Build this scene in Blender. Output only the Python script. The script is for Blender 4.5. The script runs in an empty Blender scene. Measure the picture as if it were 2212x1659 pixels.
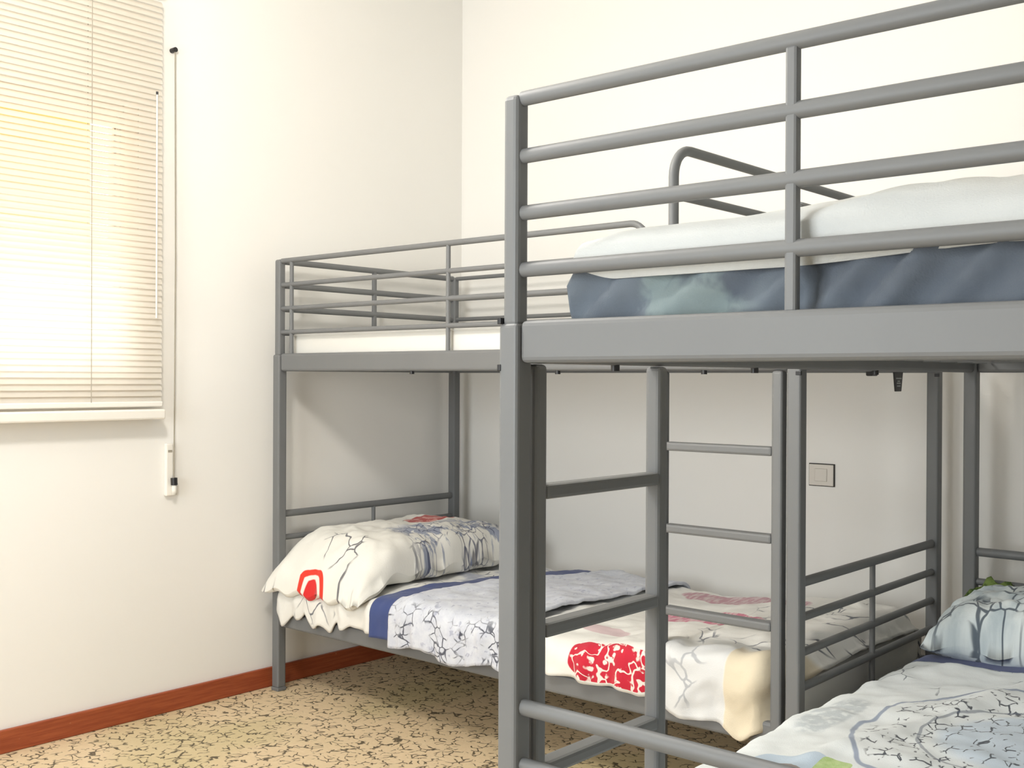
import bpy, bmesh, math, random
from mathutils import Vector, Matrix, noise
random.seed(7)
R = math.radians
S = bpy.context.scene
C = S.collection

# ------------------------------------------------------------------ camera
cam_d = bpy.data.cameras.new('camera')
cam_d.sensor_fit = 'HORIZONTAL'
cam_d.sensor_width = 36.0
cam_d.lens = 2386.39 / 2212 * 36.0
cam_d.clip_start = 0.05
cam = bpy.data.objects.new('camera', cam_d)
C.objects.link(cam)
cam.matrix_world = (Matrix.Translation((3.391, -3.56, 1.1532)) @ Matrix.Rotation(R(40.9607), 4, 'Z')
                    @ Matrix.Rotation(R(90 - 0.2751), 4, 'X') @ Matrix.Rotation(R(0.2581), 4, 'Z'))
S.camera = cam

# ------------------------------------------------------------------ world, light, exposure
w = bpy.data.worlds.new('overcast_sky')
S.world = w
w.use_nodes = True
bg = w.node_tree.nodes['Background']
bg.inputs[0].default_value = (1.0, 0.98, 0.93, 1)
bg.inputs[1].default_value = 2.3
LAMP_POS = (1.42, -2.50, 2.28)
LAMP_W = 52.0
REAR_FILL_W = 46.0
S.view_settings.view_transform = 'Standard'
S.view_settings.look = 'None'
S.view_settings.gamma = 1.0
S.view_settings.use_curve_mapping = False
S.view_settings.exposure = 0.52

# ------------------------------------------------------------------ node expression helper
class N:
    """material node tree with small arithmetic helpers"""
    def __init__(self, name):
        self.m = bpy.data.materials.new(name)
        self.m.use_nodes = True
        self.t = self.m.node_tree
        self.b = self.t.nodes['Principled BSDF']
        self.out = self.t.nodes['Material Output']
    def put(self, sock, v):
        if isinstance(v, X): self.t.links.new(v.s, sock)
        elif v is not None:
            if isinstance(v, (tuple, list)) and len(v) == 3 and len(sock.default_value) == 4: v = (*v, 1)
            sock.default_value = v
    def node(self, typ, **kw):
        n = self.t.nodes.new(typ)
        for k, v in kw.items(): setattr(n, k, v)
        return n
    def math(self, op, a, b=None, c=None):
        n = self.node('ShaderNodeMath', operation=op)
        self.put(n.inputs[0], a)
        if b is not None: self.put(n.inputs[1], b)
        if c is not None: self.put(n.inputs[2], c)
        return X(self, n.outputs[0])
    def uv(self):
        n = self.node('ShaderNodeTexCoord'); s = self.node('ShaderNodeSeparateXYZ')
        self.t.links.new(n.outputs['UV'], s.inputs[0])
        return X(self, n.outputs['UV']), X(self, s.outputs[0]), X(self, s.outputs[1])
    def obj(self):
        n = self.node('ShaderNodeTexCoord')
        return X(self, n.outputs['Object'])
    def mapping(self, v, scale=(1, 1, 1), rot=(0, 0, 0), loc=(0, 0, 0)):
        n = self.node('ShaderNodeMapping')
        self.put(n.inputs[0], v); n.inputs['Scale'].default_value = scale
        n.inputs['Rotation'].default_value = rot; n.inputs['Location'].default_value = loc
        return X(self, n.outputs[0])
    def noise(self, v, scale, detail=3, rough=.5, dist=0, color=False):
        n = self.node('ShaderNodeTexNoise')
        self.put(n.inputs['Vector'], v); n.inputs['Scale'].default_value = scale
        n.inputs['Detail'].default_value = detail; n.inputs['Roughness'].default_value = rough
        n.inputs['Distortion'].default_value = dist
        return X(self, n.outputs['Color' if color else 'Fac'])
    def vor(self, v, scale, feature='DISTANCE_TO_EDGE', rnd=1.0):
        n = self.node('ShaderNodeTexVoronoi', feature=feature)
        self.put(n.inputs['Vector'], v); n.inputs['Scale'].default_value = scale
        n.inputs['Randomness'].default_value = rnd
        return X(self, n.outputs[0])
    def warp(self, v, scale, amt):
        c = self.noise(v, scale, 2, color=True)
        a = self.node('ShaderNodeVectorMath', operation='MULTIPLY_ADD')
        self.put(a.inputs[0], c); a.inputs[1].default_value = (amt,) * 3; self.put(a.inputs[2], v)
        return X(self, a.outputs[0])
    def ramp(self, f, lo, hi):          # smooth 0..1 as f goes lo..hi
        n = self.node('ShaderNodeMapRange', interpolation_type='SMOOTHSTEP')
        self.put(n.inputs[0], f); n.inputs[1].default_value = lo; n.inputs[2].default_value = hi
        return X(self, n.outputs[0])
    def mix(self, f, a, b):
        n = self.node('ShaderNodeMix', data_type='RGBA')
        self.put(n.inputs[0], f); self.put(n.inputs[6], a); self.put(n.inputs[7], b)
        return X(self, n.outputs[2])
    def base(self, col=None, rough=.8, metal=0, sheen=0, spec=None):
        if col is not None: self.put(self.b.inputs['Base Color'], col)
        self.put(self.b.inputs['Roughness'], rough); self.b.inputs['Metallic'].default_value = metal
        if sheen: self.b.inputs['Sheen Weight'].default_value = sheen
        if spec is not None: self.b.inputs['Specular IOR Level'].default_value = spec
        return self
    def bump(self, h, strength=.3, dist=.01):
        n = self.node('ShaderNodeBump'); n.inputs['Strength'].default_value = strength
        n.inputs['Distance'].default_value = dist; self.put(n.inputs['Height'], h)
        self.t.links.new(n.outputs[0], self.b.inputs['Normal'])
class X:
    def __init__(s, n, sock): s.n = n; s.s = sock
    def __add__(a, b): return a.n.math('ADD', a, b)
    def __radd__(a, b): return a.n.math('ADD', b, a)
    def __sub__(a, b): return a.n.math('SUBTRACT', a, b)
    def __rsub__(a, b): return a.n.math('SUBTRACT', b, a)
    def __mul__(a, b): return a.n.math('MULTIPLY', a, b)
    __rmul__ = __mul__
    def __truediv__(a, b): return a.n.math('DIVIDE', a, b)
    def gt(a, b): return a.n.math('GREATER_THAN', a, b)
    def lt(a, b): return a.n.math('LESS_THAN', a, b)
    def abs(a): return a.n.math('ABSOLUTE', a)
    def min(a, b): return a.n.math('MINIMUM', a, b)
    def max(a, b): return a.n.math('MAXIMUM', a, b)
    def pow(a, b): return a.n.math('POWER', a, b)
    def sqrt(a): return a.n.math('SQRT', a)
def ell(u, v, cu, cv, ru, rv, p=2.0):   # superellipse value (<1 is inside)
    return (((u - cu) * (1 / ru)).abs()).pow(p) + (((v - cv) * (1 / rv)).abs()).pow(p)

M = {}
def simple(name, col, rough=.6, metal=0, spec=None):
    n = N(name).base(col, rough, metal, spec=spec); M[name] = n.m; return n
# painted plaster: warm white, very fine roller relief
n = N('plaster'); o = n.obj()
n.base(n.mix(n.noise(o, 1.3, 3), (.845, .83, .795), (.87, .855, .82)), .9, spec=.2)
n.bump(n.noise(o, 260, 2), .05, .002); M['plaster'] = n.m
simple('fill_cut_grey', (.50, .52, .54), .9, spec=.2)  # darker tone made up for the unseen walls to cut bounce light
simple('ceiling_paint', (.84, .82, .77), .9, spec=.2)
# beige speckled floor with short dark flecks
n = N('floor_stone'); o = n.obj()
wv = n.warp(o, 16, .06)
edge = n.vor(wv, 30)
gate = n.noise(o, 26, 3)
fl = (1 - n.ramp(edge, .03, .09)) * n.ramp(gate, .46, .54)
c0 = n.mix(n.noise(o, 2.2, 4), (.66, .52, .31), (.73, .57, .385))
c0 = n.mix(n.ramp(n.noise(o, 60, 3), .4, .7) * .5, c0, (.74, .60, .40))
c0 = n.mix(n.ramp(n.noise(n.mapping(o, (1, 1, 1), (0, 0, 0), (3, 5, 0)), 1.6, 2), .5, .7) * .45, c0, (.47, .42, .20))
n.base(n.mix(fl * .9, c0, (.055, .04, .022)), .62)
n.bump((1 - fl) + n.noise(o, 90, 3) * .4, .35, .004); M['floor_stone'] = n.m
# red-brown varnished skirting
n = N('red_wood'); o = n.obj()
g = n.noise(n.mapping(o, (40, 2.2, 40)), 3, 5, .65)
c = n.mix(n.ramp(g, .35, .7), (.28, .055, .018), (.38, .09, .03))
c = n.mix(n.ramp(n.vor(o, 26, 'F1'), .10, .03) * n.ramp(n.noise(o, 9, 2), .5, .6), c, (.46, .20, .10))
n.base(c, .42); n.bump(g, .1, .002); M['red_wood'] = n.m
# silver-grey lacquered steel tube
n = N('silver_steel'); o = n.obj()
n.base(n.mix(n.noise(o, 5, 2), (.16, .165, .17), (.185, .19, .192)), .52, .10, spec=.35); M['silver_steel'] = n.m
simple('black_plastic', (.012, .012, .014), .4)
simple('white_plastic', (.80, .78, .72), .45)
simple('white_enamel', (.84, .81, .75), .4)
simple('frame_pvc', (.82, .77, .71), .4)
simple('cord_grey', (.34, .31, .25), .8)
simple('mattress_ticking', (.74, .73, .69), .9)
simple('socket_plate', (.70, .66, .60), .5)
simple('socket_gap', (.05, .045, .04), .8)
simple('print_grey', (.45, .46, .45), .7)
n = N('window_glass'); n.base((1, 1, 1), .02); n.b.inputs['Transmission Weight'].default_value = 1
n.b.inputs['IOR'].default_value = 1.02; M['window_glass'] = n.m
def translucent(name, col, tcol, f):
    n = N(name); t = n.t
    d = n.node('ShaderNodeBsdfDiffuse'); d.inputs[0].default_value = (*col, 1)
    tr = n.node('ShaderNodeBsdfTranslucent'); tr.inputs[0].default_value = (*tcol, 1)
    mx = n.node('ShaderNodeMixShader'); mx.inputs[0].default_value = f
    t.links.new(d.outputs[0], mx.inputs[1]); t.links.new(tr.outputs[0], mx.inputs[2])
    t.links.new(mx.outputs[0], n.out.inputs[0]); t.nodes.remove(n.b); M[name] = n.m
translucent('blind_slat', (.76, .73, .68), (.95, .88, .76), .42)
translucent('shutter_slat', (.80, .70, .48), (.95, .72, .36), .55)

# ---- cloth prints (flat print and painted wrinkle lines on the fabric, drawn in cloth coordinates, metres)
def sketch(n, uv, scale, wid, gscale, g0, g1, seed=0):
    v = n.warp(n.mapping(uv, loc=(seed, seed * .7, 0)), 14, .05)
    return (1 - n.ramp(n.vor(v, scale), wid * .4, wid)) * n.ramp(n.noise(n.mapping(uv, loc=(seed, -seed, 0)), gscale, 3), g0, g1)
def weave(n, uv):
    n.bump(n.noise(uv, 420, 2) + n.noise(uv, 22, 4) * 1.2, .22, .004)
# printed duvet, bunk in the corner. u = distance along the bed, v = height up from the hem then across the bed
n = N('printed_duvet'); uv, u, v = n.uv()
c = n.mix(n.noise(uv, 3, 3), (.74, .73, .69), (.80, .79, .75))
sk = sketch(n, uv, 11, .045, 6, .50, .60, 3.1)
zone = n.ramp(u, 1.72, 1.78).max(1 - n.ramp(u, .74, .80))
c = n.mix(sk * zone * .85, c, (.06, .07, .10))
tint = n.ramp(n.noise(uv, 9, 4), .48, .68) * n.ramp(v, .28, .36) * (1 - n.ramp(u, .74, .8))
c = n.mix(tint * .7, c, (.18, .22, .34))
# red panel with cream squiggles low on the near side
e = ell(u, v, 1.605, .065, .155, .056, 4)
ink = n.ramp(e, 1.08, .98)
sq = n.ramp(n.vor(n.warp(uv, 30, .03), 42, 'SMOOTH_F1'), .34, .26) * n.ramp(n.noise(uv, 40, 2), .42, .5)
sq = sq.max(n.ramp(((n.noise(n.warp(uv, 14, .06), 22, 1) - .5).abs()), .030, .018))
red = n.mix(n.noise(uv, 18, 2), (.60, .015, .04), (.44, .008, .03))
c = n.mix(ink, c, n.mix(sq, red, (.78, .70, .64)))
# faded pink panels on top
pk = n.ramp(ell(u, v, 1.66, .50, .21, .085, 3.2), 1.1, .92)
st = n.ramp(n.noise(n.mapping(uv, (9, 1.5, 1)), 9, 3), .40, .56)
c = n.mix(pk * (.45 + st * .5), c, (.56, .13, .22))
pk2 = n.ramp(ell(u, v, 1.60, .86, .25, .075, 2.4), 1.1, .9)
c = n.mix(pk2 * (.4 + st * .4), c, (.42, .14, .20))
pk3 = n.ramp(ell(u, v, 1.47, .235, .09, .03, 2.4), 1.1, .8)
c = n.mix(pk3 * .55, c, (.46, .22, .27))
# grey panel then plain cream corner at the foot
gy = n.ramp(u, 1.755, 1.775) * (1 - n.ramp(u, 1.95, 1.957)) * (1 - n.ramp(v, .2, .24))
c = n.mix(gy * .6, c, (.60, .62, .65))
c = n.mix(n.ramp(u, 1.952, 1.958) * (1 - n.ramp(v, .24, .27)), c, (.70, .62, .47))
n.base(c, .9, sheen=.15); weave(n, uv); M['printed_duvet'] = n.m
# pillow in the corner: red arcs, dark sketch lines, blue-grey skyline
ARC_U, ARC_V = -.012, -.440
n = N('printed_pillow'); uv, u, v = n.uv()
c = n.mix(n.noise(uv, 3, 3), (.76, .745, .69), (.80, .785, .73))
sk = sketch(n, uv, 10, .032, 5, .53, .61, 9.4)
c = n.mix(sk * .85, c, (.05, .05, .07))
reg = n.ramp(u, .02, .10) * n.ramp(v, -.18, -.10)
sky = n.ramp(n.noise(n.warp(uv, 16, .05), 17, 4, .6), .47, .55) * reg
c = n.mix(sky * .8, c, (.17, .21, .33))
lin = (1 - n.ramp(n.vor(n.warp(uv, 20, .04), 26), .02, .07)) * reg * n.ramp(n.noise(uv, 10, 2), .42, .52)
c = n.mix(lin * .8, c, (.05, .06, .12))
du, dv = u - ARC_U, v - ARC_V
qq = dv * .75 - du * .66
r = ((du * du) * .72 + (dv * dv) * 2.6).sqrt()
half = qq.gt(-.05)
c = n.mix(n.ramp(r, .064, .061) * half, c, (.70, .035, .015))
c = n.mix(n.ramp(r, .049, .046) * half, c, (.80, .77, .70))
c = n.mix(n.ramp(r, .039, .036) * half, c, (.66, .012, .012))
c = n.mix(n.ramp(r, .013, .010) * half, c, (.80, .76, .70))
e = ell(u, v, -.02, .175, .062, .12, 3)
swirl = n.ramp(n.noise(n.warp(uv, 18, .05), 26, 3), .46, .56)
c = n.mix(n.ramp(e, 1.1, .95), c, n.mix(swirl, (.42, .05, .04), (.60, .28, .24)))
n.base(c, .9, sheen=.15); weave(n, uv); M['printed_pillow'] = n.m
# pale blue-grey quilted blanket and its navy border
n = N('blue_blanket'); uv, u, v = n.uv()
c = n.mix(n.ramp(n.noise(uv, 26, 5, .65), .35, .7), (.54, .565, .64), (.64, .665, .72))
c = n.mix(n.ramp(n.noise(n.warp(uv, 30, .03), 48, 3), .60, .68) * .6, c, (.28, .30, .42))
cr = sketch(n, uv, 30, .07, 14, .46, .56, 5.5) * (1 - n.ramp(v, .10, .17))  # dark wrinkle lines near the hem, drawn into the colour
c = n.mix(cr * .9, c, (.03, .035, .06))
n.base(c, .92, sheen=.2); weave(n, uv); M['blue_blanket'] = n.m
n = N('navy_cloth'); uv, u, v = n.uv()
n.base(n.mix(n.noise(uv, 8, 3), (.030, .048, .155), (.048, .075, .22)), .85, sheen=.15); weave(n, uv); M['navy_cloth'] = n.m
# duvet on the nearer lower bunk: white, ring of broken ink strokes, pale blue picture
n = N('sketch_duvet'); uv, u, v = n.uv()
c = n.mix(n.noise(uv, 3, 3), (.72, .77, .79), (.79, .835, .85))
du, dv = u - (-1.23), v - .56
rr = ((du * du) * .62 + dv * dv).sqrt()
wob = n.noise(uv, 7, 2) * .05
rin = rr + wob
c = n.mix(n.ramp((rin - .325).abs(), .007, .003) * .75, c, (.16, .22, .36))
c = n.mix(n.ramp(rin, .19, .15) * .65, c, (.48, .60, .74))
strokes = (1 - n.ramp(n.vor(n.mapping(n.warp(uv, 22, .03), (1.0, 1.7, 1), (0, 0, R(0))), 24), .03, .075)) * n.ramp(n.noise(uv, 24, 3), .49, .54)
c = n.mix(strokes * n.ramp(rin, .315, .295) * .95, c, (.03, .04, .06))
arc2 = n.ramp((rin - .205).abs(), .004, .002)
c = n.mix(arc2 * .6, c, (.10, .13, .20))
far = sketch(n, uv, 8, .02, 6, .52, .6, 2.2) * n.ramp(u, -1.02, -.95)
c = n.mix(far * .8, c, (.08, .11, .15))
e = ell(u, v, -1.25, .185, .16, .045, 2.5)
c = n.mix(n.ramp(e, 1.2, .6) * n.ramp(n.noise(uv, 40, 4), .35, .55) * .6, c, (.40, .46, .50))
sqb = n.ramp(ell(u, v, -1.66, .25, .11, .075, 6), 1.1, .95)
c = n.mix(sqb * .75, c, (.42, .55, .70))
c = n.mix(n.ramp(ell(u, v, -1.66, .27, .03, .03, 8), 1.1, .95), c, (.28, .25, .24))
c = n.mix(n.ramp(ell(u, v, -1.585, .335, .035, .03, 5), 1.1, .9), c, n.mix(n.noise(uv, 60, 2), (.25, .42, .10), (.62, .74, .40)))
n.base(c, .9, sheen=.15); weave(n, uv); M['sketch_duvet'] = n.m
n = N('wrinkle_line_pillow'); uv, u, v = n.uv()
c = n.mix(n.ramp(n.noise(uv, 12, 4), .4, .65), (.68, .74, .75), (.42, .50, .54))
sk = sketch(n, uv, 22, .08, 9, .44, .55, 7.7)  # dark lines draw the wrinkles into the pillow colour
n.base(n.mix(sk * .85, c, (.03, .05, .08)), .9, sheen=.15); weave(n, uv); M['wrinkle_line_pillow'] = n.m
n = N('white_cotton'); uv, u, v = n.uv()
n.base(n.mix(n.noise(uv, 4, 3), (.62, .64, .635), (.69, .705, .69)), .9, sheen=.15); weave(n, uv); M['white_cotton'] = n.m
n = N('slate_sheet'); uv, u, v = n.uv()
c = n.mix(n.ramp(n.noise(uv, 5, 3), .4, .65), (.10, .12, .15), (.15, .18, .215))
mar = n.ramp(n.noise(n.warp(uv, 9, .12), 8, 4, .6), .46, .62) * (1 - n.ramp(u, 2.62, 2.70))
c = n.mix(mar * .6, c, (.30, .38, .37))
n.base(c, .85, sheen=.2); weave(n, uv); M['slate_sheet'] = n.m
n = N('green_cloth'); o = n.obj()
n.base(n.mix(n.ramp(n.noise(o, 60, 4), .35, .65), (.035, .075, .012), (.17, .24, .06)), .95); n.bump(n.noise(o, 120, 3), .6, .01); M['green_cloth'] = n.m
n = N('lamp_glass'); n.base((.9, .88, .82), .4)
n.b.inputs['Emission Color'].default_value = (1, .955, .89, 1); n.b.inputs['Emission Strength'].default_value = LAMP_W / .667; M['lamp_glass'] = n.m

# ------------------------------------------------------------------ mesh helpers
def link(name, me, mat=None, parent=None, loc=None):
    o = bpy.data.objects.new(name, me); C.objects.link(o)
    if mat and me is not None and not me.materials: me.materials.append(M[mat])
    if parent is not None: o.parent = parent
    if loc is not None: o.location = loc
    return o
def tag(o, label=None, cat=None, group=None, kind=None):
    if label: o['label'] = label
    if cat: o['category'] = cat
    if group: o['group'] = group
    if kind: o['kind'] = kind
    return o
def empty(name, loc, rz=0):
    o = bpy.data.objects.new(name, None); C.objects.link(o); o.empty_display_size = .1
    o.location = loc; o.rotation_euler = (0, 0, rz); return o
def done(bm, name, smooth=False):
    bmesh.ops.recalc_face_normals(bm, faces=bm.faces)
    me = bpy.data.meshes.new(name); bm.to_mesh(me); bm.free()
    if smooth:
        for p in me.polygons: p.use_smooth = True
    return me
def add_box(bm, lo, hi, bev=0, seg=2):
    b2 = bmesh.new()
    bmesh.ops.create_cube(b2, size=1)
    lo, hi = Vector(lo), Vector(hi)
    for v in b2.verts: v.co = Vector(((v.co.x + .5) * (hi.x - lo.x) + lo.x, (v.co.y + .5) * (hi.y - lo.y) + lo.y, (v.co.z + .5) * (hi.z - lo.z) + lo.z))
    if bev: bmesh.ops.bevel(b2, geom=b2.edges[:], offset=bev, segments=seg, profile=.5, affect='EDGES')
    t = bpy.data.meshes.new('t'); b2.to_mesh(t); b2.free(); bm.from_mesh(t); bpy.data.meshes.remove(t)
def box(name, lo, hi, mat, parent=None, bev=0, seg=2):
    bm = bmesh.new(); add_box(bm, lo, hi, bev, seg)
    return link(name, done(bm, name, False), mat, parent)
def add_tube(bm, pts, r, seg=12, rz=None):
    """tube along a polyline; rz = other radius for an oval section (vertical)"""
    pts = [Vector(p) for p in pts]; rings = []; a = None
    for i, p in enumerate(pts):
        d = (pts[min(i + 1, len(pts) - 1)] - pts[max(i - 1, 0)]).normalized()
        if a is None: a = d.cross(Vector((0, 0, 1)) if abs(d.z) < .9 else Vector((0, 1, 0)))
        a = (a - d * a.dot(d)).normalized(); b = a.cross(d).normalized()
        rings.append([bm.verts.new(p + a * (r * math.cos(t)) + b * ((rz or r) * math.sin(t))) for t in [2 * math.pi * k / seg for k in range(seg)]])
    for A, B in zip(rings, rings[1:]):
        for k in range(seg): bm.faces.new((A[k], A[(k + 1) % seg], B[(k + 1) % seg], B[k]))
    bm.faces.new(rings[0][::-1]); bm.faces.new(rings[-1])
def tube(name, pts, r, mat, parent=None, seg=12, rz=None):
    bm = bmesh.new(); add_tube(bm, pts, r, seg, rz)
    me = done(bm, name, True)
    o = link(name, me, mat, parent)
    me.set_sharp_from_angle(angle=R(50))
    return o
def fbm(x, y, z=0.0, s=1.0): return noise.fractal(Vector((x * s, y * s, z)), 1.0, 2.0, 3)
def surf(name, grid, uvs, mat, parent=None, thick=0.0, flip=False, close=False):
    """grid[i][j] points -> smooth mesh with UV in metres"""
    ni, nj = len(grid), len(grid[0])
    vs = [p for row in grid for p in row]; fs = []
    for i in range(ni - 1):
        for j in range(nj - 1):
            f = (i * nj + j, (i + 1) * nj + j, (i + 1) * nj + j + 1, i * nj + j + 1)
            fs.append(f[::-1] if flip else f)
    me = bpy.data.meshes.new(name); me.from_pydata([tuple(v) for v in vs], [], fs)
    ul = me.uv_layers.new(name='cloth')
    flat = [q for row in uvs for q in row]
    for lp in me.loops: ul.data[lp.index].uv = flat[lp.vertex_index]
    for p in me.polygons: p.use_smooth = True
    me.update()
    o = link(name, me, mat, parent)
    if thick:
        md = o.modifiers.new('thickness', 'SOLIDIFY'); md.thickness = thick; md.offset = -1
    return o
def displaced(grid, amp):
    """push every grid point along its normal by amp(i, j)"""
    ni, nj = len(grid), len(grid[0]); out = []
    for i in range(ni):
        row = []
        for j in range(nj):
            a = grid[min(i + 1, ni - 1)][j] - grid[max(i - 1, 0)][j]
            b = grid[i][min(j + 1, nj - 1)] - grid[i][max(j - 1, 0)]
            nn = a.cross(b)
            nn = nn.normalized() if nn.length > 1e-9 else Vector((0, 0, 1))
            row.append(grid[i][j] + nn * amp(i, j))
        out.append(row)
    return out
def drape(name, u0, u1, nu, sect, mat, amp, frame, parent=None, thick=.006, nv=90, flip=False):
    """cloth swept along u; sect(u) is a (v, z) polyline from the near hem, over the top, to the far side.
    frame(u, v, z) puts it in the room; UV = (u, length along the section)"""
    grid, uvs = [], []
    for i in range(nu + 1):
        u = u0 + (u1 - u0) * i / nu
        pl = sect(u); L = [0]
        for a, b in zip(pl, pl[1:]): L.append(L[-1] + math.hypot(b[0] - a[0], b[1] - a[1]))
        row, ur = [], []; k = 0
        for j in range(nv + 1):
            s = L[-1] * j / nv
            while k < len(L) - 2 and L[k + 1] < s: k += 1
            t = (s - L[k]) / max(1e-9, L[k + 1] - L[k])
            row.append(Vector((u, pl[k][0] + (pl[k + 1][0] - pl[k][0]) * t, pl[k][1] + (pl[k + 1][1] - pl[k][1]) * t)))
            ur.append((u, s))
        grid.append(row); uvs.append(ur)
    grid = displaced(grid, lambda i, j: amp(uvs[i][j][0], uvs[i][j][1], grid[i][j]))
    grid = [[Vector(frame(*p)) for p in row] for row in grid]
    return surf(name, grid, uvs, mat, parent, thick, flip)
def section(v0, hem, top, v1, hem1, r=.05, crown=0.0, nseg=8):
    """near hem at (v0, hem), rounded shoulder, top at height top (+crown), far shoulder, far hem"""
    pl = [(v0, hem), (v0, top - r)]
    for k in range(1, nseg + 1):
        a = math.pi / 2 * k / nseg; pl.append((v0 + r - r * math.cos(a), top - r + r * math.sin(a)))
    for k in range(1, 12):
        t = k / 12; pl.append((v0 + r + (v1 - v0 - 2 * r) * t, top + crown * math.sin(math.pi * t)))
    for k in range(0, nseg + 1):
        a = math.pi / 2 * k / nseg; pl.append((v1 - r + r * math.sin(a), top - r + r * math.cos(a)))
    pl.append((v1, hem1))
    return pl
def sstep(a, b, x):
    t = max(0, min(1, (x - a) / (b - a))); return t * t * (3 - 2 * t)

# ------------------------------------------------------------------ the room
RX, RY, RZ = 4.55, -4.9, 2.90
tag(box('floor', (-.2, RY - .2, -.12), (RX + .2, .2, 0), 'floor_stone'), kind='structure')
tag(box('ceiling', (-.2, RY - .2, RZ), (RX + .2, .2, RZ + .12), 'ceiling_paint'), kind='structure')
tag(box('wall_back', (-.2, 0, 0), (RX + .2, .2, RZ), 'plaster'), kind='structure')
tag(box('wall_right', (RX, RY, 0), (RX + .2, 0, RZ), 'fill_cut_grey'), kind='structure')
WY0, WY1, WZ0, WZ1 = -2.95, -1.575, 1.072, 2.06
bm = bmesh.new()
add_box(bm, (-.2, RY, 0), (0, WY0, RZ)); add_box(bm, (-.2, WY1, 0), (0, 0, RZ))
add_box(bm, (-.2, WY0, 0), (0, WY1, WZ0)); add_box(bm, (-.2, WY0, WZ1), (0, WY1, RZ))
bmesh.ops.remove_doubles(bm, verts=bm.verts, dist=1e-5)
tag(link('wall_left', done(bm, 'wall_left'), 'plaster'), kind='structure')
# wall behind the camera, with an opening added for the fill light
BX0, BX1, BZ0, BZ1 = 1.0, 2.5, .50, 2.20
bm = bmesh.new()
add_box(bm, (0, RY - .2, 0), (BX0, RY, RZ)); add_box(bm, (BX1, RY - .2, 0), (RX, RY, RZ))
add_box(bm, (BX0, RY - .2, 0), (BX1, RY, BZ0)); add_box(bm, (BX0, RY - .2, BZ1), (BX1, RY, RZ))
tag(link('wall_front', done(bm, 'wall_front'), 'fill_cut_grey'), kind='structure')
tag(box('baseboard_left', (0, RY, 0), (.016, 0, .072), 'red_wood', bev=.004), kind='structure')
tag(box('baseboard_back', (.016, -.016, 0), (RX, 0, .072), 'red_wood', bev=.004), kind='structure')

# window_1 in the left wall: frame, two sashes, panes, sill
win = tag(empty('window_1', (0, (WY0 + WY1) / 2, WZ0)), 'white framed window behind the slatted blind', kind='structure')
def wpart(name, lo, hi, mat, par, bev=.004):
    off = Vector((0, (WY0 + WY1) / 2, WZ0))
    return box(name, Vector(lo) - off, Vector(hi) - off, mat, par, bev)
for nm, lo, hi in (('frame_side', (-.085, WY1 - .05, WZ0), (-.004, WY1, WZ1)), ('frame_side', (-.085, WY0, WZ0), (-.012, WY0 + .05, WZ1)),
                   ('frame_top', (-.085, WY0 + .05, WZ1 - .03), (-.012, WY1 - .05, WZ1)), ('frame_bottom', (-.085, WY0 + .05, WZ0), (-.012, WY1 - .05, WZ0 + .04))):
    wpart(nm, lo, hi, 'frame_pvc', win)
ym = (WY0 + WY1) / 2
for a, b, xo in ((ym - .03, WY1 - .05, -.045), (WY0 + .05, ym + .03, -.075)):
    z0, z1 = WZ0 + .04, WZ1 - .03
    for nm, lo, hi in (('sash_stile', (xo - .012, b - .012, z0), (xo + .012, b, z1)), ('sash_stile', (xo - .012, a, z0), (xo + .012, a + .042, z1)),
                       ('sash_rail', (xo - .012, a + .042, z1 - .035), (xo + .012, b - .012, z1)), ('sash_rail', (xo - .012, a + .042, z0), (xo + .012, b - .012, z0 + .045))):
        wpart(nm, lo, hi, 'frame_pvc', win, .003)
    wpart('pane', (xo - .003, a + .042, z0 + .045), (xo + .003, b - .012, z1 - .035), 'window_glass', win, 0)
wpart('sill', (-.01, WY0 - .10, 1.012), (.075, -1.515, 1.046), 'white_enamel', win, .006)
# fill_window added unseen behind the camera, a frame for the fill light
w2 = tag(empty('fill_window', ((BX0 + BX1) / 2, RY, BZ0)), 'added white window frame behind the camera, holding the fill light', kind='structure')
off = Vector(((BX0 + BX1) / 2, RY, BZ0))
for nm, lo, hi in (('frame_side', (BX0, RY - .1, BZ0), (BX0 + .05, RY - .04, BZ1)), ('frame_side', (BX1 - .05, RY - .1, BZ0), (BX1, RY - .04, BZ1)),
                   ('frame_top', (BX0 + .05, RY - .1, BZ1 - .05), (BX1 - .05, RY - .04, BZ1)), ('frame_bottom', (BX0 + .05, RY - .1, BZ0), (BX1 - .05, RY - .04, BZ0 + .05)),
                   ('mullion', (1.725, RY - .1, BZ0 + .05), (1.775, RY - .04, BZ1 - .05))):
    box(nm, Vector(lo) - off, Vector(hi) - off, 'frame_pvc', w2, .004)
la = bpy.data.lights.new('rear_fill', 'AREA'); la.shape = 'RECTANGLE'; la.size = BX1 - BX0 - .1; la.size_y = BZ1 - BZ0 - .1  # added area light, fills the room from behind the camera
la.energy = REAR_FILL_W; la.color = (.90, .96, 1.0)
lo = bpy.data.objects.new('rear_fill', la); C.objects.link(lo); lo.location = ((BX0 + BX1) / 2, RY - .12, (BZ0 + BZ1) / 2); lo.rotation_euler = (R(90), 0, 0)

# ceiling lamp (out of frame): round glass on a plate
lampo = tag(empty('ceiling_lamp', LAMP_POS), 'round glass globe pendant lamp above the open floor', 'lamp')
bm = bmesh.new(); add_tube(bm, [(0, 0, .59), (0, 0, .62)], .07, 32); link('ceiling_plate', done(bm, 'ceiling_plate'), 'white_enamel', lampo)
bm = bmesh.new(); bmesh.ops.create_uvsphere(bm, u_segments=32, v_segments=16, radius=.13)
tube('rod', [(0, 0, .12), (0, 0, .595)], .008, 'white_enamel', lampo)
link('shade', done(bm, 'shade', True), 'lamp_glass', lampo)
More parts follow.
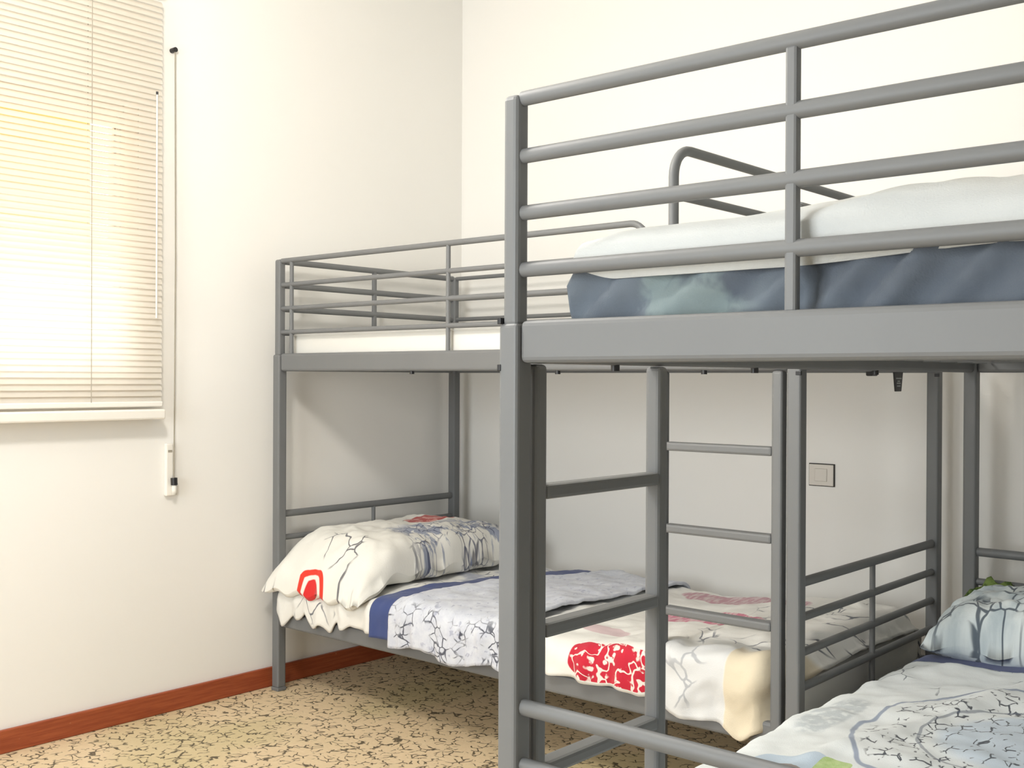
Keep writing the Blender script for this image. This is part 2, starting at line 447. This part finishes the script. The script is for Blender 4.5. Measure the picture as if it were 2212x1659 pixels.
# ------------------------------------------------------------------ roller shutter outside, blind, cord, winder, socket
sh = tag(empty('roller_shutter', (-.222, ym, 1.53)), 'cream roller shutter half lowered outside the window', 'shutter')
bm = bmesh.new(); add_box(bm, (-.004, -.67, .002), (.004, .632, .041), .003, 1); me_sl = done(bm, 'shutter_slat')
for k in range(14): link('slat', me_sl, 'shutter_slat', sh, (0, 0, .012 + k * .0435))
box('bottom_bar', (-.007, -.67, -.022), (.007, .632, .008), 'shutter_slat', sh, .003)

BX = .048
BY1, BY0 = -1.518, -3.02
bl = tag(empty('venetian_blind', (BX, (BY0 + BY1) / 2, 1.05)), 'white slatted blind lowered over the window', 'blind')
half = (BY1 - BY0) / 2
bm = bmesh.new(); prof = [(-.0125, -.0012), (-.006, .0008), (0, .0014), (.006, .0008), (.0125, -.0012)]
rows = [[bm.verts.new((px, y, pz)) for px, pz in prof] for y in (-half, half)]
for k in range(4): bm.faces.new((rows[0][k], rows[0][k + 1], rows[1][k + 1], rows[1][k]))
me_b = done(bm, 'blind_slat', True)
PITCH = .0198
nsl = int((2.44 - 1.08) / PITCH)
for k in range(nsl):
    s = link('slat', me_b, 'blind_slat', bl, (0, 0, 1.082 - 1.05 + k * PITCH + random.uniform(-.0008, .0008)))
    s.rotation_euler = (R(random.uniform(-.06, .06)), R(58 + random.uniform(-3, 3)), 0)
yb = (BY0 + BY1) / 2
for y in (-1.775, -2.07, -2.50, -2.85):
    for dx in (-.0135, .0135):
        tube('ladder_cord', [(dx, y - yb, .02), (dx, y - yb, 1.39)], .0011, 'cord_grey', bl, 6)
box('bottom_rail', (-.013, -half, .004), (.013, half, .022), 'white_enamel', bl, .004)
box('head_rail', (-.02, -half, 1.385), (.02, half, 1.425), 'white_enamel', bl, .003)
wd = tube('tilt_wand', [(.028, half - .035, .30), (.028, half - .035, 1.045)], .003, 'white_plastic', bl, 8)
tube('hook', [(.028, half - .035, 1.045), (.028, half - .035, 1.055)], .004, 'black_plastic', bl, 8)
# shutter strap cord with black hook and pull
pc = tag(empty('pull_cord', (.02, -1.452, .755)), 'thin grey cord hanging from a black hook right of the blind', 'cord')
tube('cord', [(.006, -.003, .05), (.008, -.002, .3), (.008, .0, .8), (.002, 0, 1.52)], .0022, 'cord_grey', pc, 8)
tube('hook', [(-.02, 0, 1.523), (.006, 0, 1.523)], .0085, 'black_plastic', pc, 12)
bm = bmesh.new(); add_tube(bm, [(.006, -.001, .028), (.006, -.002, .052)], .0115, 12); link('pull_cap', done(bm, 'pull_cap', False), 'black_plastic', pc)
bm = bmesh.new()
add_tube(bm, [(.006, -.001, -.006), (.006, -.001, .012), (.006, -.001, .0275)], .0085, 12); link('pull_knob', done(bm, 'pull_knob', True), 'white_plastic', pc)
sw = tag(empty('strap_winder', (0, -1.462, .745)), 'slim pale wall box at the foot of the hanging cord', 'winder')
box('case', (0, -.016, 0), (.017, .012, .18), 'white_enamel', sw, .004)
box('slot', (.0155, -.010, .150), (.0185, .006, .158), 'cord_grey', sw, .0008)
so = tag(empty('wall_socket', (1.712, 0, .828)), 'small square wall plate behind the corner bunk bed', 'socket')
box('back_box', (-.047, -.0045, -.039), (.047, 0, .039), 'socket_gap', so, .001)
box('plate', (-.044, -.010, -.036), (.044, -.0045, .036), 'socket_plate', so, .002)
box('rocker', (-.022, -.0125, -.022), (.022, -.010, .022), 'socket_plate', so, .002)

# ------------------------------------------------------------------ bunk bed (corner bed; the nearer one is its copy)
BL, BW = 2.0634, .9256
UB, UT, LB, LT = 1.177, 1.242, .2387, .297
GZ = (1.582, 1.494, 1.407, 1.320)
PZ = (.650, .5625, .475, .3875)
ps, us = .0190, .0150
def post(parent, x, y):
    bm = bmesh.new()
    add_box(bm, (x - ps, y - ps, .012), (x + ps, y + ps, UT - .004), .007, 3)
    add_box(bm, (x - us, y - us, UT - .01), (x + us, y + us, 1.588), .0085, 3)
    p = link('post', done(bm, 'post', False), 'silver_steel', parent)
    box('foot_cap', (x - ps - .001, y - ps - .001, 0), (x + ps + .001, y + ps + .001, .014), 'silver_steel', p, .003)
    e = -1 if x == 0 else 1
    if x == 0: return p
    xc = x + e * (ps - .006)
    for z in (UT + .001, UB - .006):
        q = box('clip', (xc - .0072, y - ps - .0012, z - .006), (xc + .0072, y - ps + .006, z + .004), 'black_plastic', p, .001)
    return p
def bunk():
    b = empty('bunk_bed', (.0736, -1.0446, 0))
    for x in (0, BL):
        for y in (0, BW): post(b, x, y)
    # deep upper and shallower lower rails
    for nm, y, z0, z1 in (('upper_side_rail', 0, UB, UT), ('upper_side_rail', BW, UB, UT), ('lower_side_rail', 0, LB, LT), ('lower_side_rail', BW, LB, LT)):
        rl = box(nm, (ps, y - .013, z0), (BL - ps, y + .013, z1), 'silver_steel', b, .009, 3)
        if z0 == UB and y == 0:
            for x in (.70, 1.31, 1.80): tube('bolt', [(x, y, z0 - .010), (x, y, z0 + .002)], .008, 'black_plastic', rl, 10)
    for nm, x, z0, z1 in (('upper_end_rail', 0, UB, UT), ('upper_end_rail', BL, UB, UT), ('lower_end_rail', 0, LB, LT), ('lower_end_rail', BL, LB, LT)):
        box(nm, (x - .013, ps, z0), (x + .013, BW - ps, z1), 'silver_steel', b, .009, 3)
    # end panels below, end guards above
    for x in (0, BL):
        for k, z in enumerate(PZ):
            tube('panel_rail', [(x, ps - .004, z), (x, BW - ps + .004, z)], .0105, 'silver_steel', b, 12, .013 if k == 0 else .0105)
        tube('panel_upright', [(x, BW / 2, LT - .004), (x, BW / 2, PZ[0] - .006)], .008, 'silver_steel', b)
        for k, z in enumerate(GZ):
            tube('end_guard_rail', [(x, us - .003, z), (x, BW - us + .003, z)], .009, 'silver_steel', b, 14, .0115)
        bm = bmesh.new(); add_box(bm, (x - .0075, BW / 2 - .0085, UT - .004), (x + .0075, BW / 2 + .0085, GZ[0] - .006), .004, 2)
        link('guard_upright', done(bm, 'guard_upright'), 'silver_steel', b)
    # front guard stops at the ladder with a bent tube; the back guard runs through
    xe = BL - .445; rb = .055
    pts = [(us - .003, 0, GZ[0]), (xe - rb, 0, GZ[0])]
    pts += [(xe - rb + rb * math.sin(a), 0, GZ[0] - rb + rb * math.cos(a)) for a in [math.pi / 2 * k / 8 for k in range(1, 9)]]
    pts += [(xe, 0, UT - .004)]
    tube('side_guard_rail', pts, .0095, 'silver_steel', b)
    for z in GZ[1:]: tube('side_guard_rail', [(us - .003, 0, z), (xe, 0, z)], .0085, 'silver_steel', b)
    for x in (.068, .864): tube('guard_upright', [(x, 0, UT - .004), (x, 0, GZ[0] - .004)], .0075, 'silver_steel', b)
    for z in GZ: tube('side_guard_rail', [(us - .003, BW, z), (BL - us + .003, BW, z)], .0085, 'silver_steel', b)
    for x in (.70, 1.38): tube('guard_upright', [(x, BW, UT - .004), (x, BW, GZ[0] - .004)], .0075, 'silver_steel', b)
    # ladder
    for x in (BL - .047, BL - .392):
        box('ladder_stile', (x - .015, -.016, .006), (x + .015, .016, UB - .001), 'silver_steel', b, .008, 3)
    for z in (.9745, .755, .535):
        bm = bmesh.new(); add_box(bm, (BL - .392 + .013, -.017, z - .0115), (BL - .047 - .013, .017, z + .0115), .006, 2)
        link('ladder_rung', done(bm, 'ladder_rung'), 'silver_steel', b)
    # wire mesh under each mattress
    for z in (LB + .030, UB + .028):
        bm = bmesh.new()
        for k in range(17): x = .06 + k * (BL - .12) / 16; add_tube(bm, [(x, .010, z), (x, BW - .010, z)], .003, 6)
        for k in range(7): y = .06 + k * (BW - .12) / 6; add_tube(bm, [(.010, y, z), (BL - .010, y, z)], .003, 6)
        link('wire_base', done(bm, 'wire_base'), 'silver_steel', b)
    return b
b1 = bunk()
def copy_tree(o, parent=None):
    c = o.copy(); C.objects.link(c); c.parent = parent
    for ch in list(o.children): copy_tree(ch, c)
    return c
b2 = copy_tree(b1)
b2.location = (2.278, -2.2702 + BL, 0); b2.rotation_euler = (0, 0, R(-90))
tag(b1, 'silver metal bunk bed in the corner beside the window wall', 'bunk bed', 'silver metal bunk beds')
tag(b2, 'nearest silver metal bunk bed, its slatted end and ladder facing the camera', 'bunk bed', 'silver metal bunk beds')
# black tags hanging under the upper end rail of the corner bed
tg = box('care_tag', (BL - .004, .605, UB - .056), (BL + .0, .675, UB + .004), 'black_plastic', b1, .0015)
me = tg.data
for v in me.vertices:
    t = (UB + .004 - v.co.z) / .06; v.co.y = .64 + (v.co.y - .64) * (1 - .38 * t)
tg['label'] = 'black tapered tag'
for k, (dz, ww) in enumerate(((-.018, .040), (-.026, .018), (-.032, .028), (-.040, .024))):
    box('print_line', (BL + .0001, .64 - ww / 2, UB + dz - .0018), (BL + .0006, .64 + ww / 2, UB + dz + .0018), 'print_grey', tg)
bk = box('bracket', (BL - .010, .43, UB - .012), (BL + .010, .47, UB + .004), 'black_plastic', b1, .004)

# ------------------------------------------------------------------ mattresses
def mattress(name, lo, hi, label):
    o = box(name, lo, hi, 'mattress_ticking', None, .025, 4)
    for p in o.data.polygons: p.use_smooth = True
    bm = bmesh.new()
    for z in (lo[2] + .018, hi[2] - .018):
        e = .0015
        pts = []
        r_ = .025
        for cx, cy, a0 in ((hi[0] - r_, hi[1] - r_, 0), (lo[0] + r_, hi[1] - r_, 90), (lo[0] + r_, lo[1] + r_, 180), (hi[0] - r_, lo[1] + r_, 270)):
            for k in range(5): a = R(a0 + k * 22.5); pts.append((cx + (r_ + e) * math.cos(a), cy + (r_ + e) * math.sin(a), z))
        add_tube(bm, pts + [pts[0]], .003, 6)
    link('piping', done(bm, 'piping', True), 'mattress_ticking', o)
    return tag(o, label, 'mattress', 'bunk mattresses')
X1, Y1 = .0736, -1.0446
mattress('mattress', (X1 + .03, Y1 + .025, .275), (X1 + BL - .03, Y1 + BW - .025, .385), 'pale mattress on the lower bunk of the corner bed under the printed duvet')
mattress('mattress', (X1 + .03, Y1 + .025, 1.210), (X1 + BL - .03, Y1 + BW - .025, 1.325), 'pale bare mattress on the upper bunk of the corner bed')
X2, Y2 = 2.278, -2.2702
mattress('mattress', (X2 + .03, Y2 + .03, .275), (X2 + BW - .03, Y2 + BL - .03, .375), 'pale mattress on the lower bunk of the nearest bed under the sketched duvet')
mattress('mattress', (X2 + .11, Y2 + .080, 1.210), (X2 + BW - .04, Y2 + BL - .03, 1.325), 'mattress inside the slate sheet on the upper bunk of the nearest bed')

# ------------------------------------------------------------------ bedding, corner bed lower bunk
room1 = lambda u, v, z: (u, v, z)
def hem1(u):
    h = .300
    if u < .5: h = .285 + .018 * math.sin(u * 31) + .014 * math.sin(u * 77)
    h += .004 * math.sin(u * 40)
    h -= .032 * sstep(1.74, 1.80, u)
    h -= .020 * math.exp(-((u - 2.0) / .03) ** 2)
    return h
def sec1(u):
    top = .405 + .045 * sstep(1.45, 1.95, u) - .07 * sstep(2.03, 2.112, u) ** 2
    return section(-1.074 + .062 * sstep(2.045, 2.068, u), hem1(u), top, -.155, .30, .055, .012)
def amp1(u, s, p):
    a = .014 * fbm(u, s, 1.0, 5) + .006 * fbm(u, s, 4.0, 14)
    low = 1 - sstep(.0, .16, s)
    a += low * (.006 * math.sin(u * 46 + 2 * math.sin(u * 9)) + .004 * math.sin(u * 97))
    a += .007 * (1 - abs(fbm(u * 1.6 + s, s * 3 - u, 7.0, 3)) * 2) * sstep(1.70, 1.85, u)
    return a + .004
d1 = drape('printed_duvet', X1 + .03, X1 + BL - .028, 210, sec1, 'printed_duvet', amp1, room1, None, .008, 110)
tag(d1, 'white duvet with red and pink printed panels on the corner bunk', 'duvet', 'printed duvets')
# blanket over the middle with a navy border
def bl_sec(hem, dz):
    def f(u): return section(-1.092 - dz, hem(u), (.421 + dz), -.150, .33, .06, .014)
    return f
def bamp(u, s, p):
    sl = u - .17 * sstep(.05, 1.0, s)
    a = .010 * fbm(u, s, 11.0, 6) + .005 * fbm(u, s, 13.0, 17)
    low = 1 - sstep(0, .18, s)
    a += low * (.008 * math.sin(u * 52) + .004 * math.sin(u * 111 + 1))
    a += .012 * math.exp(-((u - .80) / .04) ** 2)
    return a + .008
skew = lambda u, v, z: (u + .15 * sstep(-1.10, -.15, v) * (1 - sstep(.75, 1.25, u)) * 1.0 + .05 * sstep(-1.1, -.15, v), v, z)
bk1 = drape('blue_blanket', .735, 1.235, 90, bl_sec(lambda u: .277 + .012 * math.sin(u * 23) + .012 * (1 - sstep(.78, .95, u)), .006), 'blue_blanket', bamp, skew, None, .010, 110)
tag(bk1, 'pale blue-grey textured blanket with a navy border across the corner bunk', 'blanket')
nb = drape('navy_border', .630, .765, 24, bl_sec(lambda u: .293, .0), 'navy_cloth', lambda u, s, p: bamp(u, s, p) * .6, skew, bk1, .006, 110)
nb['label'] = 'navy blue border strip'

# pillows
def pillow(name, cx, cy, cz, lx, ly, T, rz, mat, seedz, label, group, tilt=(0, 0), wr=.012, droop=None):
    nA, nB = 64, 84; top, bot, uvt = [], [], []
    for i in range(nA + 1):
        a = -1 + 2 * i / nA; rt, rb_, ru = [], [], []
        for j in range(nB + 1):
            b = -1 + 2 * j / nB
            x = a * lx / 2 * (1 - .07 * (1 - b * b) * abs(a) ** 3); y = b * ly / 2 * (1 - .05 * (1 - a * a) * abs(b) ** 3)
            t = (max(0, 1 - a ** 4) * max(0, 1 - b ** 4)) ** .42
            wz = (wr * fbm(x, y, seedz, 7) + wr * .6 * fbm(x, y, seedz + 3, 18)) * (.35 + .65 * t)
            fl = .010 * math.sin(b * 19) * max(0, abs(a) - .8) * 5 + .010 * math.sin(a * 15) * max(0, abs(b) - .8) * 5
            base = .0
            if droop: base = droop(x, y)
            rt.append(Vector((x, y, t * T * .74 + wz + fl + base))); rb_.append(Vector((x, y, -t * T * .26 + fl + base - .001)))
            ru.append((x, y))
        top.append(rt); bot.append(rb_); uvt.append(ru)
    e = empty(name + '_tmp', (0, 0, 0)); bpy.data.objects.remove(e)
    grid = top; ni, nj = nA + 1, nB + 1
    vs = [p for r_ in top for p in r_] + [p for r_ in bot for p in r_]; fs = []; o_ = ni * nj
    for i in range(nA):
        for j in range(nB):
            q = (i * nj + j, (i + 1) * nj + j, (i + 1) * nj + j + 1, i * nj + j + 1); fs.append(q); fs.append(tuple(o_ + k for k in q[::-1]))
    per = [(i, 0) for i in range(ni)] + [(nA, j) for j in range(1, nj)] + [(i, nB) for i in range(nA - 1, -1, -1)] + [(0, j) for j in range(nB - 1, 0, -1)]
    for A, B in zip(per, per[1:] + per[:1]):
        a_, b_ = A[0] * nj + A[1], B[0] * nj + B[1]; fs.append((b_, a_, o_ + a_, o_ + b_))
    me = bpy.data.meshes.new(name); me.from_pydata([tuple(v) for v in vs], [], fs)
    ul = me.uv_layers.new(name='cloth'); flat = [q for r_ in uvt for q in r_]; flat = flat + flat
    for lp in me.loops: ul.data[lp.index].uv = flat[lp.vertex_index]
    for p in me.polygons: p.use_smooth = True
    o = link(name, me, mat); o.location = (cx, cy, cz); o.rotation_euler = (tilt[0], tilt[1], rz)
    return tag(o, label, 'pillow', group)
pillow('pillow', .325, -.665, .455, .53, .90, .185, 0, 'printed_pillow', 2.0, 'plump pillow with red arc print at the head of the corner bunk', 'printed pillows',
       droop=lambda x, y: -.085 * sstep(-.27, -.46, y) + .012)

# ------------------------------------------------------------------ bedding, nearest bed lower bunk
room2 = lambda u, v, z: (v, u, z)     # u runs along the bed (room y), v across it (room x)
def sec2(u): return section(2.243, .285, .405, 3.225, .30, .06, .022)
def amp2(u, s, p):
    a = .016 * fbm(u, s, 21.0, 4) + .005 * fbm(u, s, 23.0, 13)
    a += (1 - sstep(0, .14, s)) * .006 * math.sin(u * 38)
    a += .012 * math.exp(-((s - .30 - .22 * (u + 1.5)) / .03) ** 2)
    return a + .004
d2 = drape('sketch_duvet', -2.235, -.640, 170, sec2, 'sketch_duvet', amp2, room2, None, .012, 110, True)
tag(d2, 'white duvet with ink-sketch ring print on the nearest lower bunk', 'duvet', 'printed duvets')
nb2 = drape('navy_border', -.645, -.545, 20, lambda u: section(2.240, .285, .404, 3.228, .30, .06, .02), 'navy_cloth', lambda u, s, p: amp2(u, s, p) * .5 + .002, room2, d2, .006, 90, True)
nb2['label'] = 'navy blue turned-down edge'
s2 = drape('bottom_sheet', -.575, -.225, 40, lambda u: section(2.262, .30, .388, 3.205, .30, .05, .01), 'white_cotton', lambda u, s, p: .008 * fbm(u, s, 31, 6), room2, None, .004, 80, True)
tag(s2, 'white sheet at the head of the nearest lower bunk beneath the crumpled pillow', 'sheet', 'bunk sheets')
pillow('pillow', 2.67, -.405, .445, .80, .36, .20, R(2), 'wrinkle_line_pillow', 8.0, 'crumpled pale pillow with painted dark wrinkle lines on the nearest lower bunk', 'printed pillows', wr=.026)
# green crumpled cloth behind the pillow
bm = bmesh.new(); bmesh.ops.create_icosphere(bm, subdivisions=4, radius=1)
for v in bm.verts:
    p = v.co.copy(); k = 1 + .2 * fbm(p.x, p.y, p.z * 2, 2.2) + .05 * fbm(p.x, p.y, p.z * 3 + 5, 6)
    v.co = Vector((p.x * .085 * k, p.y * .03 * k, max(-.085, p.z * .10 * k)))
gc = link('green_cloth', done(bm, 'green_cloth', True), 'green_cloth'); gc.location = (2.355, -.238, .475)
tag(gc, 'crumpled mossy green cloth against the rails behind the crumpled pillow', 'cloth')

# ------------------------------------------------------------------ bedding, nearest bed upper bunk
def amp3(u, s, p):
    a = .006 * fbm(u, s, 41.0, 5)
    low = 1 - sstep(.10, .2, s)
    d = u + (s - .05) * (-1.1)
    a += low * (.009 * math.sin(d * 62 + 2 * math.sin(u * 11)) + .004 * math.sin(d * 131))
    a += .010 * low * math.exp(-((d - 2.86) / .03) ** 2) + .012 * low * math.exp(-((d - 3.0) / .035) ** 2)
    return a
s3 = drape('slate_sheet', X2 + .078, X2 + BW - .034, 170, lambda u: section(Y2 + .036, 1.214, 1.338, Y2 + BL - .022, 1.26, .04, .004), 'slate_sheet', amp3, room1, None, .004, 110)
tag(s3, 'slate blue-grey sheet wrapping the upper mattress of the nearest bunk bed', 'sheet', 'bunk sheets')
def amp4(u, s, p):
    a = .008 * fbm(u, s, 51.0, 4)
    e = sstep(2.62, 2.80, u)
    d = s - (u - 2.66) * .28
    a += e * (.014 * math.exp(-((d - .03) / .02) ** 2) + .012 * math.exp(-((d - .11) / .025) ** 2) - .006)
    return a
def sec4(u):
    h = 1.300 + .018 * sstep(2.45, 2.36, u) + .012 * sstep(2.7, 3.0, u)
    top = 1.378 - .012 * sstep(2.44, 2.37, u) + .012 * sstep(2.6, 3.0, u)
    return section(Y2 + .024, h, top, Y2 + BL - .018, 1.31, .045, .03)
d3 = drape('white_duvet', X2 + .090, X2 + BW - .045, 150, sec4, 'white_cotton', amp4, room1, None, .006, 120)
tag(d3, 'smooth white duvet on the upper bunk of the nearest bed', 'duvet')
